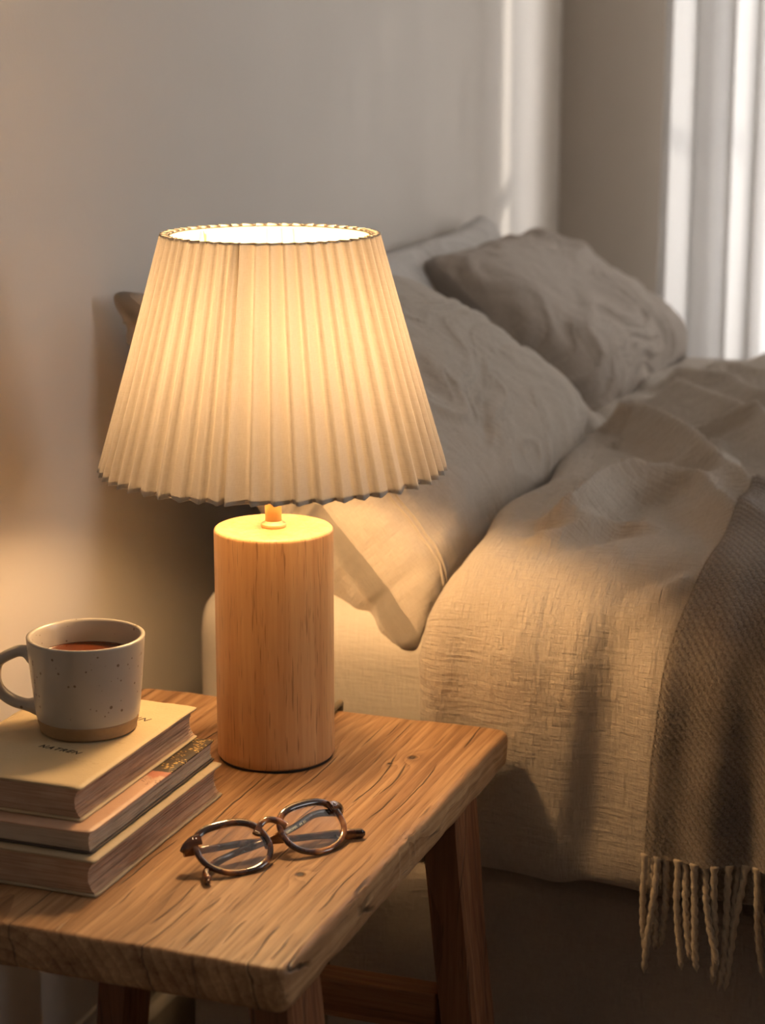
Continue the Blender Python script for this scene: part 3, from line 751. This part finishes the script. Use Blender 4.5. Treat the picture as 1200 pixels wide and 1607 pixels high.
# ---------------------------------------------------------------- wooden bench used as bedside table
tab = empty('bedside_table', (-.657, 1.377, 0), label='rustic wooden bench with a thick worn top and splayed legs, used as bedside table', cat='table')
def loc(v, c=(-.657, 1.377, 0)): v = np.asarray(v, float); return v - np.asarray(c)
def d_top(p, n):
    side = 1 - abs(n[2]); e = 0.0
    e += side * (fbm(p[0] * 11, p[1] * 11, p[2] * 20, 3) * .0012 + fbm(p[0] * 60, p[1] * 40, p[2] * 90, 2) * .0007)
    e += fbm(p[0] * 24, p[1] * 4, 2.0, 3) * .0007 * max(0, n[2])
    rim = abs(n[2]) * side * 4           # worn, slightly chipped arris
    e -= rim * (.0006 + .0024 * max(0, fbm(p[0] * 35, p[1] * 22, 6.0, 2)))
    ch = math.exp(-((p[1] - 1.372) / .028) ** 2) * math.exp(-((p[0] + .480) / .006) ** 2) * (1 if n[2] > -.1 else 0)   # long chip on the near edge
    e -= ch * (.0032 + .0022 * fbm(p[0] * 200, p[1] * 120, 3.0, 2))
    return e
V, F = rbox((-.837, 1.124, .4685), (-.478, 1.633, .5), .0045, (90, 200, 10), d_top, rz=.010)
tt = mesh_obj('table_top', loc(V), F, TOPW, tab)
# the wood texture wants world-like coordinates: shift mesh, keep the object at the table's base
def world_origin(o):
    me = o.data; M_ = Vector((-.657, 1.377, 0)); me.transform(Matrix.Translation(M_)); o.location = -M_
world_origin(tt)
def leg(name, top, bot, sx, sy, mat, parent, seed):
    n = 14; V = []
    for i in range(n):
        t = i / (n - 1); c = [a + (b - a) * t for a, b in zip(top, bot)]; hx, hy = sx / 2 * (1 - .10 * t), sy / 2 * (1 - .08 * t)
        b = .003; ring = [(-hx + b, -hy), (hx - b, -hy), (hx, -hy + b), (hx, hy - b), (hx - b, hy), (-hx + b, hy), (-hx, hy - b), (-hx, -hy + b)]
        for q, (x, y) in enumerate(ring):
            w = fbm(c[0] * 9 + q, c[1] * 9 + seed, c[2] * 9, 2) * .0016
            V.append((x * (1 + w * 20) , y * (1 + w * 14), c[2]) if False else (c[0] - top[0] + x + w, c[1] - top[1] + y + w, c[2] - top[2]))
    F = grid_faces(n, 8, wrap_v=True) + [tuple(range(8)), tuple(range((n - 1) * 8, n * 8))[::-1]]
    o = mesh_obj(name, V, F, mat, parent, smooth=False); bm = bmesh.new(); bm.from_mesh(o.data); bmesh.ops.recalc_face_normals(bm, faces=bm.faces[:]); bm.to_mesh(o.data); bm.free()
    o.location = loc(top); return o
for sx_, cxx in ((1, -.512), (-1, -.803)):
    for yy in (1.5575, 1.197):
        leg('leg', (cxx, yy, .470), (cxx + sx_ * .045, yy + (.004 if yy > 1.4 else -.004), 0), .034, .056, LEGW, tab, yy * 10 + cxx)
for yy in (1.562, 1.190):
    o = box_obj('stretcher', (-.140, -.013, -.0185), (.140, .013, .0185), mat_wood('stretcher_wood', 0, (.12, .04, .016), (.23, .09, .036), (.33, .15, .065), ring=(.01, .04), cracks=.5, bump=.7), tab, bevel=.002)
    o.location = loc((-.6575, yy, .2605))

# ---------------------------------------------------------------- table lamp
LX, LY = -.646, 1.504
lamp = empty('table_lamp', (LX, LY, .5), label='lit table lamp with a pale wooden cylinder base and a pleated cream fabric shade', cat='lamp')
o = lathe('foot_pad', [(0, 0), (.0475, 0), (.0475, .003), (0, .003)], BLACK, lamp)
Rb, Hb, b = .0493, .198, .0032
pr = [(0, .0022), (Rb - .0015, .0022), (Rb, .0042)] + [(Rb, z) for z in np.linspace(.01, Hb - b - .002, 8)] + [(Rb - b * (1 - math.cos(a)), Hb - b + b * math.sin(a)) for a in np.linspace(0, math.pi / 2, 6)] + [(.02, Hb), (0, Hb)]
lathe('base', pr, BASEW, lamp, seg=128)
lathe('collar', [(0, Hb), (.0098, Hb), (.0104, Hb + .0008), (.0104, Hb + .0026), (.0098, Hb + .0034), (.0078, Hb + .0038), (.0074, Hb + .0052), (0, Hb + .0052)], BRASS, lamp, seg=64)
lathe('stem', [(0, Hb + .005), (.0068, Hb + .005), (.0068, .268), (0, .268)], BRASS, lamp, seg=48)
lathe('socket', [(0, .266), (.010, .266), (.0155, .272), (.0165, .278), (.0165, .312), (.014, .3145), (0, .3145)], plain('socket_cream', (.72, .66, .55), .5), lamp, seg=48)
bulb_m = M('bulb_glow'); bulb_m.put(bulb_m.out.inputs['Surface'], bulb_m.n('ShaderNodeEmission', {'Color': (*BULB_COLOR, 1), 'Strength': BULB_STRENGTH}))
zb = .340
lathe('bulb', [(0, zb - .026), (.0095, zb - .026), (.012, zb - .020)] + [(.0275 * math.cos(a), zb + .004 + .0275 * math.sin(a)) for a in np.linspace(-.75, math.pi / 2 - .02, 18)] + [(0, zb + .0315)], bulb_m.m, lamp, seg=40)
ZB, ZT, RB, RT = .2480, .4385, .1380, .0845
NP = 50
prnd = random.Random(12)
wts = [prnd.uniform(.82, 1.2) for _ in range(NP)]; tot = sum(wts); ang = [0]
for w in wts: ang.append(ang[-1] + w / tot * 2 * math.pi)
sub = [(0.0, 0.0), (.07, .60), (.13, 1.12), (.22, 1.14), (.42, .82), (.62, .50), (.80, .22), (.92, .0)]    # knife pleat: quick rise, long slope back
def pleat(i):      # pleats lie the other way on the far side of the fabric's join
    m_ = math.degrees((ang[i] + ang[i + 1]) / 2) % 360
    return [((1 - t) * .999, h) for t, h in reversed(sub)] if 95 < m_ < 275 else sub
nz_ = 40; G = []; UVs = []
for i in range(NP):
    amp = prnd.uniform(.85, 1.15); flipd = False
    for (t, h) in pleat(i):
        a = ang[i] + (ang[i + 1] - ang[i]) * t; row = []; ruv = []
        for j in range(nz_):
            v = j / (nz_ - 1); r = RB + (RT - RB) * v; A = (.0078) * (r / RB) ** .7 * amp
            ph = .004 * math.sin(i * 2.1 + v * 3.0)
            rr = r + A * (h - .5) - .0006 * math.sin(v * math.pi) + (0 if 0 < j < nz_ - 1 else .0)
            zz = ZB + (ZT - ZB) * v + (.0008 * (h - .35) if v > .98 else 0) - (.0016 * (h - .5) if v < .02 else 0)
            row.append((rr * math.cos(a + ph * .3), rr * math.sin(a + ph * .3), zz)); ruv.append((a * .12, v * .2))
        G.append(row); UVs.append(ruv)
sh = grid_obj('lamp_shade', np.array(G), SHADE, lamp, uv=np.array(UVs), wrap_u=True)
SHE = plain('shade_edging', (.62, .50, .36), .8)
def ring(name, r, z, rad, mat, parent, wav=0., n=432, m=8, tall=None):
    P = [((r + wav * (G_h(k / n))) * math.cos(2 * math.pi * k / n), (r + wav * (G_h(k / n))) * math.sin(2 * math.pi * k / n), z) for k in range(n)]
    return tube_obj(name, P, rad, mat, parent, m=m, closed=True, section=circle(rad, m, tall or rad))
def G_h(f): return 0.
def pleat_ring(name, z0, z1, off, mat, parent):   # folded-over hem that follows the pleats
    P = []
    for i in range(NP):
        for (t, h) in pleat(i):
            a = ang[i] + (ang[i + 1] - ang[i]) * t; row = []
            for z in (z0, (z0 + z1) / 2, z1):
                v = (z - ZB) / (ZT - ZB); r = RB + (RT - RB) * v + .0078 * ((RB + (RT - RB) * v) / RB) ** .7 * (h - .5) + off
                row.append((r * math.cos(a), r * math.sin(a), z))
            P.append(row)
    return grid_obj(name, np.array(P), mat, parent, wrap_u=True)
pleat_ring('bottom_hem', ZB - .0008, ZB + .0034, -.0010, SHADE, sh)
pleat_ring('top_hem', ZT - .0020, ZT + .0004, -.0010, SHADE, sh)
ring('bottom_hoop', RB - .0045, ZB + .001, .0012, SHE, lamp); ring('top_hoop', RT - .0042, ZT - .002, .0012, SHE, lamp)
for k in range(3):
    a = 2 * math.pi * k / 3 + .62
    P = catmull([(.015 * math.cos(a), .015 * math.sin(a), .312), (.05 * math.cos(a), .05 * math.sin(a), .345), (.074 * math.cos(a), .074 * math.sin(a), .40), ((RT - .0045) * math.cos(a), (RT - .0045) * math.sin(a), ZT - .002)], 8)
    tube_obj('spider_arm', P, .0011, BRASS, lamp, m=8)
cord = catmull([(LX + .012, LY + .045, .5035), (-.640, 1.575, .5035), (-.640, 1.612, .5040), (-.639, 1.632, .5056), (-.641, 1.6395, .500), (-.643, 1.641, .47), (-.65, 1.643, .40), (-.66, 1.645, .2), (-.67, 1.646, .012), (-.75, 1.646, .0078), (-.88, 1.66, .0078)], 10)
props(tube_obj('lamp_cord', cord, .0032, plain('cord_sleeve', (.20, .15, .09), .35), m=10), 'thin dark lamp cord running over the back edge of the bench', 'cord')

# ---------------------------------------------------------------- books
def book(name, x0, x1, y0, y1, z0, z1, tc, cov, pages, label, seed, cov_top=None, concave=.006, over=.0020, lift=.0):
    """spine at x0 (towards the wall), concave fore-edge at x1"""
    root = empty(name, (x0, y0, z0), label=label, cat='book', group='stack of old books on the bench')
    W_, L_, H_ = x1 - x0, y1 - y0, z1 - z0; rn = random.Random(seed)
    def board(nm, za, zb_, mat, bend):
        def dd(p, n):
            e = fbm(p[0] * 60 + seed, p[1] * 60, p[2] * 60, 2) * .0004
            return e
        V, F = rbox((.004, 0, za), (W_, L_, zb_), min(.0011, (zb_ - za) * .48), (26, 40, 3), dd, rz=.002)
        for v in V:
            fx, fy = v[0] / W_, v[1] / L_; cn = max(0, fx - .93) / .07 * (max(0, fy - .94) / .06 + max(0, .05 - fy) / .05)
            v[2] += bend * (fx ** 6) * .0007 + cn * bend * .0012      # bumped corners curl a little
        return mesh_obj(nm, V, F, mat, root)
    board('cover_back', 0, tc, cov, .0 if z0 < .51 else -.1); board('cover_front', H_ - tc, H_, cov_top or cov, -.5 if H_ > .02 else .4)
    # page block
    ny, nk = 60, 15; P = []
    for j in range(ny):
        yy = over + (L_ - 2 * over) * j / (ny - 1); row = [(.006, yy, tc - .0002)]
        for k in range(nk):
            t = k / (nk - 1); zz = tc + (H_ - 2 * tc) * t
            c = concave * (1 - (2 * t - 1) ** 2) ** .8; row.append((W_ - over - c + .0005 * fbm(t * 60, yy * 25, seed, 2), yy, zz))
        row.append((.006, yy, H_ - tc + .0002)); P.append(row)
    P = np.array(P); n, m = P.shape[:2]; F = grid_faces(n, m, wrap_v=True) + [tuple(range(m)), tuple(range((n - 1) * m, n * m))[::-1]]
    pb = mesh_obj('page_block', P.reshape(-1, 3), F, pages, root, smooth=False)
    bm = bmesh.new(); bm.from_mesh(pb.data); bmesh.ops.recalc_face_normals(bm, faces=bm.faces[:]); bm.to_mesh(pb.data); bm.free()
    # a few leaves standing slightly proud of the block, so the fore-edge is layered
    nl = int((H_ - 2 * tc) / .0021)
    for k in range(nl):
        t = (k + .5) / nl; zz = tc + (H_ - 2 * tc) * t + rn.uniform(-.0003, .0003); c = concave * (1 - (2 * t - 1) ** 2) ** .8
        pr_ = rn.uniform(.0002, .0009); th = rn.uniform(.00018, .0004)
        q = box_obj('leaf', (.03, over + rn.uniform(-.0003, .0004), zz - th), (W_ - over - c + pr_, L_ - over + rn.uniform(-.0004, .0003), zz + th), pages, root)
    # rounded spine
    sp = [(.010, yy_, 0) for yy_ in (0,)]
    sec = []
    for k in range(13):
        a = math.pi / 2 + math.pi * k / 12; sec.append((.007 + .007 * math.cos(a), H_ / 2 + H_ / 2 * math.sin(a)))
    sec += [(.008 + .0052 * math.cos(a), H_ / 2 + (H_ / 2 - .0016) * math.sin(a)) for a in np.linspace(math.pi * 1.5, math.pi / 2, 13)]
    V = [(a, y, b_) for y in (0, L_) for a, b_ in sec]; n = len(sec)
    F = [(i, (i + 1) % n, n + (i + 1) % n, n + i) for i in range(n)] + [tuple(range(n)), tuple(range(n, 2 * n))[::-1]]
    mesh_obj('spine', V, F, cov, root, smooth=False)
    return root
bk3 = book('book', -.802, -.648, 1.185, 1.400, .5003, .5288, .0024, COV3, PAGES1, 'thick olive-tan book lying lowest in the stack, flat on the bench', 3, concave=.0052)
bk2 = book('book', -.800, -.655, 1.193, 1.401, .5290, .5455, .0018, COVD, PAGES2, 'thinner book with a pinkish printed cover, in the middle of the stack', 2, cov_top=PICT, concave=.001, over=.0022)
bk1 = book('book', -.802, -.670, 1.208, 1.402, .5457, .5720, .0022, COV1, PAGES1, 'tan cloth book on top of the stack, right under the mug', 1, concave=.0045)
def lettering(txt, x, y, size, rot, parent, sh_=.35):
    c = bpy.data.curves.new('lettering', 'FONT'); c.body = txt; c.size = size; c.shear = sh_; c.extrude = .00008; c.materials.append(INK); c.space_character = 1.25
    tmp = bpy.data.objects.new('lettering', c); COL.objects.link(tmp); me = bpy.data.meshes.new_from_object(tmp.evaluated_get(bpy.context.evaluated_depsgraph_get()))
    bpy.data.objects.remove(tmp); bpy.data.curves.remove(c)
    o = bpy.data.objects.new('lettering', me); link(o, parent); o.location = (x, y, .0264); o.rotation_euler = (0, 0, R(rot)); return o
lettering('NATREN', .060, .066, .0080, -8, bk1)
lettering('DIN', .090, .148, .0100, -6, bk1)

# ---------------------------------------------------------------- mug of tea
MX, MY, MZ = -.7265, 1.326, .5726
mug = empty('mug', (MX, MY, MZ), label='speckled cream ceramic mug with a bare clay foot, standing on the book stack', cat='mug')
H, Ro = .0745, .0452
def ro(z): # outer radius
    return np.interp(z, [0, .004, .010, .020, .05, H], [.0362, .0378, .0392, .0405, .0432, Ro])
outz = list(np.linspace(.0118, H - .002, 14))
prof_m = [(ro(.0112) - .0004, .0108)] + [(ro(z), z) for z in outz] + [(Ro - .0002, H - .0007), (Ro - .0014, H), (Ro - .0030, H - .0004), (Ro - .0038, H - .002)]
prof_m += [(ro(z) - .0040, z) for z in np.linspace(H - .006, .016, 10)] + [(.030, .0085), (.02, .0072), (0, .007)]
body = lathe('body', prof_m, MUG, mug, seg=112)
lathe('clay_foot', [(0, .0012), (.031, .0012), (.033, 0), (.0355, 0), (.0372, .0012)] + [(ro(z) - .0002, z) for z in (.003, .006, .009, .0116)] + [(.030, .0116)], CLAY, mug, seg=112)
hp = catmull([(.0405, 0, .0575), (.0485, 0, .0600), (.0560, 0, .0588), (.0680, 0, .0515), (.0715, 0, .0400), (.0690, 0, .0290), (.0600, 0, .0210), (.0490, 0, .0172), (.0375, 0, .0165)], 9)
nh = len(hp); hs = [1 + .75 * math.exp(-(i / 5) ** 2) + .75 * math.exp(-((nh - 1 - i) / 5) ** 2) for i in range(nh)]
hd = tube_obj('handle', hp, .005, MUG, mug, m=20, up=(0, 1, 0), section=circle(.0062, 20, .0042, .85)[:, ::-1] * np.array([1, 1]), scale=hs)
hd.rotation_euler = (0, 0, R(196))
tea = lathe('tea', [(0, .0560), (ro(.0560) - .0068, .0560), (ro(.0560) - .0048, .0564), (ro(.0560) - .0041, .0569), (ro(.0560) - .0045, .054), (0, .054)], TEA, mug, seg=96)
tea['label'] = 'dark amber tea'

# ---------------------------------------------------------------- folded glasses
gl = empty('eyeglasses', (-.5465, 1.2905, .5), rz=math.atan2(.823, .567), label='folded tortoiseshell reading glasses lying on the bench beside the books', cat='glasses')
AL = R(36)     # the front leans back on its folded arms
def fr(u, h, d=0.0):     # u along the front, h up the front, d out of the front (towards the wearer's view side)
    return np.array([u, h * math.cos(AL) - d * math.sin(AL), .0028 + h * math.sin(AL) + d * math.cos(AL)])
def rim_shape(cx, sgn, n=72, off=0.0):
    P = []
    for k in range(n):
        a = 2 * math.pi * k / n; c, s = math.cos(a), math.sin(a)
        w, hh = .0277 + off, .0212 + off
        p = 2.7 if s > 0 else 2.15
        r = (abs(c) ** p + abs(s) ** p) ** (-1 / p); x, y = r * c * w, r * s * hh
        x += .0014 * (y / hh) * sgn               # slightly wider towards the temples at the brow
        x *= 1 - .05 * max(0, -y / hh); y += .0012 * (x * sgn / w)
        P.append((cx + x, .0212 + y))
    return P
for cx, sg in ((-.0345, -1), (.0345, 1)):
    P = [fr(u, h, -.0012 * abs((u - 0) / .06) ** 2 * 3) for u, h in rim_shape(cx, sg)]
    m = 12; n = len(P); up = fr(0, 0, 1) - fr(0, 0, 0)
    # heavier along the brow
    sc_ = [1 + .28 * max(0, math.sin(2 * math.pi * k / n)) for k in range(n)]
    Gr = sweep(np.array(P), circle(.0023, m, .0020, .8), closed=True, up=up, scale=sc_)
    F = grid_faces(n, m, wrap_u=True, wrap_v=True); mesh_obj('rim', Gr.reshape(-1, 3), F, TORT, gl)
    LP = rim_shape(cx, sg, 64, -.0010); V = []; F = []; rows = 8
    for side, dz in ((0, .0004), (1, -.0009)):
        base_i = len(V); c0 = np.mean(LP, 0)
        V.append(fr(c0[0], c0[1], dz + .0011 - .0012 * abs(c0[0] / .06) ** 2 * 3))
        for r_ in range(1, rows + 1):
            q = r_ / rows
            for (u_, h_) in LP:
                uu_, hh_ = c0[0] + (u_ - c0[0]) * q, c0[1] + (h_ - c0[1]) * q
                V.append(fr(uu_, hh_, dz + .0011 * (1 - q * q) - .0036 * (uu_ / .06) ** 2))
        nL = len(LP)
        for k in range(nL):
            t3 = (base_i, base_i + 1 + k, base_i + 1 + (k + 1) % nL); F.append(t3 if side == 0 else t3[::-1])
            for r_ in range(rows - 1):
                a_, b_ = base_i + 1 + r_ * nL + k, base_i + 1 + r_ * nL + (k + 1) % nL
                q4 = (a_, a_ + nL, b_ + nL, b_); F.append(q4 if side == 0 else q4[::-1])
    mesh_obj('lens', V, F, LENS, gl)
    # end piece with hinge and two rivets
    pts = catmull([fr(sg * .0565, .0345, .0), fr(sg * .0620, .0352, -.0018), fr(sg * .0672, .0335, -.0048), fr(sg * .0690, .0320, -.0090)], 6)
    up = fr(0, 0, 1) - fr(0, 0, 0)
    tube_obj('end_piece', pts, .003, TORT, gl, m=14, up=up, section=circle(.0042, 14, .0019, .7), scale=np.linspace(1.05, .8, len(pts)))
    for q in (0, 1):
        bm = bmesh.new(); bmesh.ops.create_uvsphere(bm, u_segments=10, v_segments=6, radius=.0007)
        rv = bm_obj('rivet', bm, plain('silver_rivet', (.8, .78, .74), .2, metal=1.0), gl); rv.location = fr(sg * (.0605 + q * .0026), .0352 + q * .0003, .0012 - q * .0003)
# bridge
bp = catmull([fr(-.0125, .0270, 0), fr(-.0075, .0325, .0014), fr(0, .0350, .0024), fr(.0075, .0325, .0014), fr(.0125, .0270, 0)], 10)
nb = len(bp); tube_obj('bridge', bp, .003, TORT, gl, m=14, up=fr(0, 0, 1) - fr(0, 0, 0), section=circle(.0024, 14, .0022, .8), scale=[1 + .5 * (2 * abs(i / (nb - 1) - .5)) ** 3 for i in range(nb)])
for sg in (-1, 1):
    np_ = catmull([fr(sg * .0090, .0265, -.0002), fr(sg * .0078, .0215, -.0022), fr(sg * .0090, .0150, -.0022)], 6)
    tube_obj('nose_pad', np_, .0018, TORT, gl, m=10)
# temples: folded flat behind the front, tips resting on the table
def temple(pts, name='temple'):
    P = catmull(pts, 14); n = len(P); sc = np.interp(np.linspace(0, 1, n), [0, .15, .6, .85, .97, 1], [1.0, .95, .88, 1.35, 1.3, .5])
    return tube_obj(name, P, .003, TORT, gl, m=14, up=(0, 0, 1), section=circle(.0021, 14, .0030, .75), scale=sc)
hL, hR = fr(-.0690, .0318, -.0095), fr(.0690, .0318, -.0095)
temple([hL, (-.050, .0270, .0140), (-.020, .0270, .0115), (.010, .0225, .0085), (.045, .0175, .0058), (.062, .0120, .0042), (.0745, .0075, .0036)])
temple([hR, (.045, .0310, .0180), (.022, .0270, .0135), (-.005, .0235, .0098), (-.030, .0240, .0070), (-.050, .0200, .0048), (-.0640, .0090, .0038), (-.0690, -.0035, .0036)])
for s_, t_ in ((-1, hL), (1, hR)):
    o = box_obj('hinge', (-.0022, -.0014, -.002), (.0022, .0014, .002), plain('gold_hinge', (.75, .6, .35), .25, metal=1.0), gl, bevel=.0004); o.location = t_ - np.array([s_ * .0025, -.0012, -.0002])
def temple_text(txt, p0, p1, size):      # small gilt marks printed on the inner side of one arm
    c = bpy.data.curves.new('gilt_marking', 'FONT'); c.body = txt; c.size = size; c.extrude = .00006; c.space_character = 1.2
    tmp = bpy.data.objects.new('gilt_marking', c); COL.objects.link(tmp); me = bpy.data.meshes.new_from_object(tmp.evaluated_get(bpy.context.evaluated_depsgraph_get()))
    bpy.data.objects.remove(tmp); bpy.data.curves.remove(c)
    ex = (Vector(p1) - Vector(p0)).normalized(); ez = Vector((0, -1, .35)); ez = (ez - ex * ez.dot(ex)).normalized(); ey = ez.cross(ex)
    if ey.z < 0: ey = -ey; ez = -ez
    me.transform(Matrix((ex, ey, ez)).transposed().to_4x4()); me.materials.append(plain('gilt', (.80, .62, .33), .3, metal=1.0))
    o = bpy.data.objects.new('gilt_marking', me); link(o, gl); o.location = Vector(p0) + ez * .0024 - ey * size * .35
    return o
temple_text('UMOPEL  44 21', (.014, .0256, .0122), (.045, .0310, .0180), .0026)
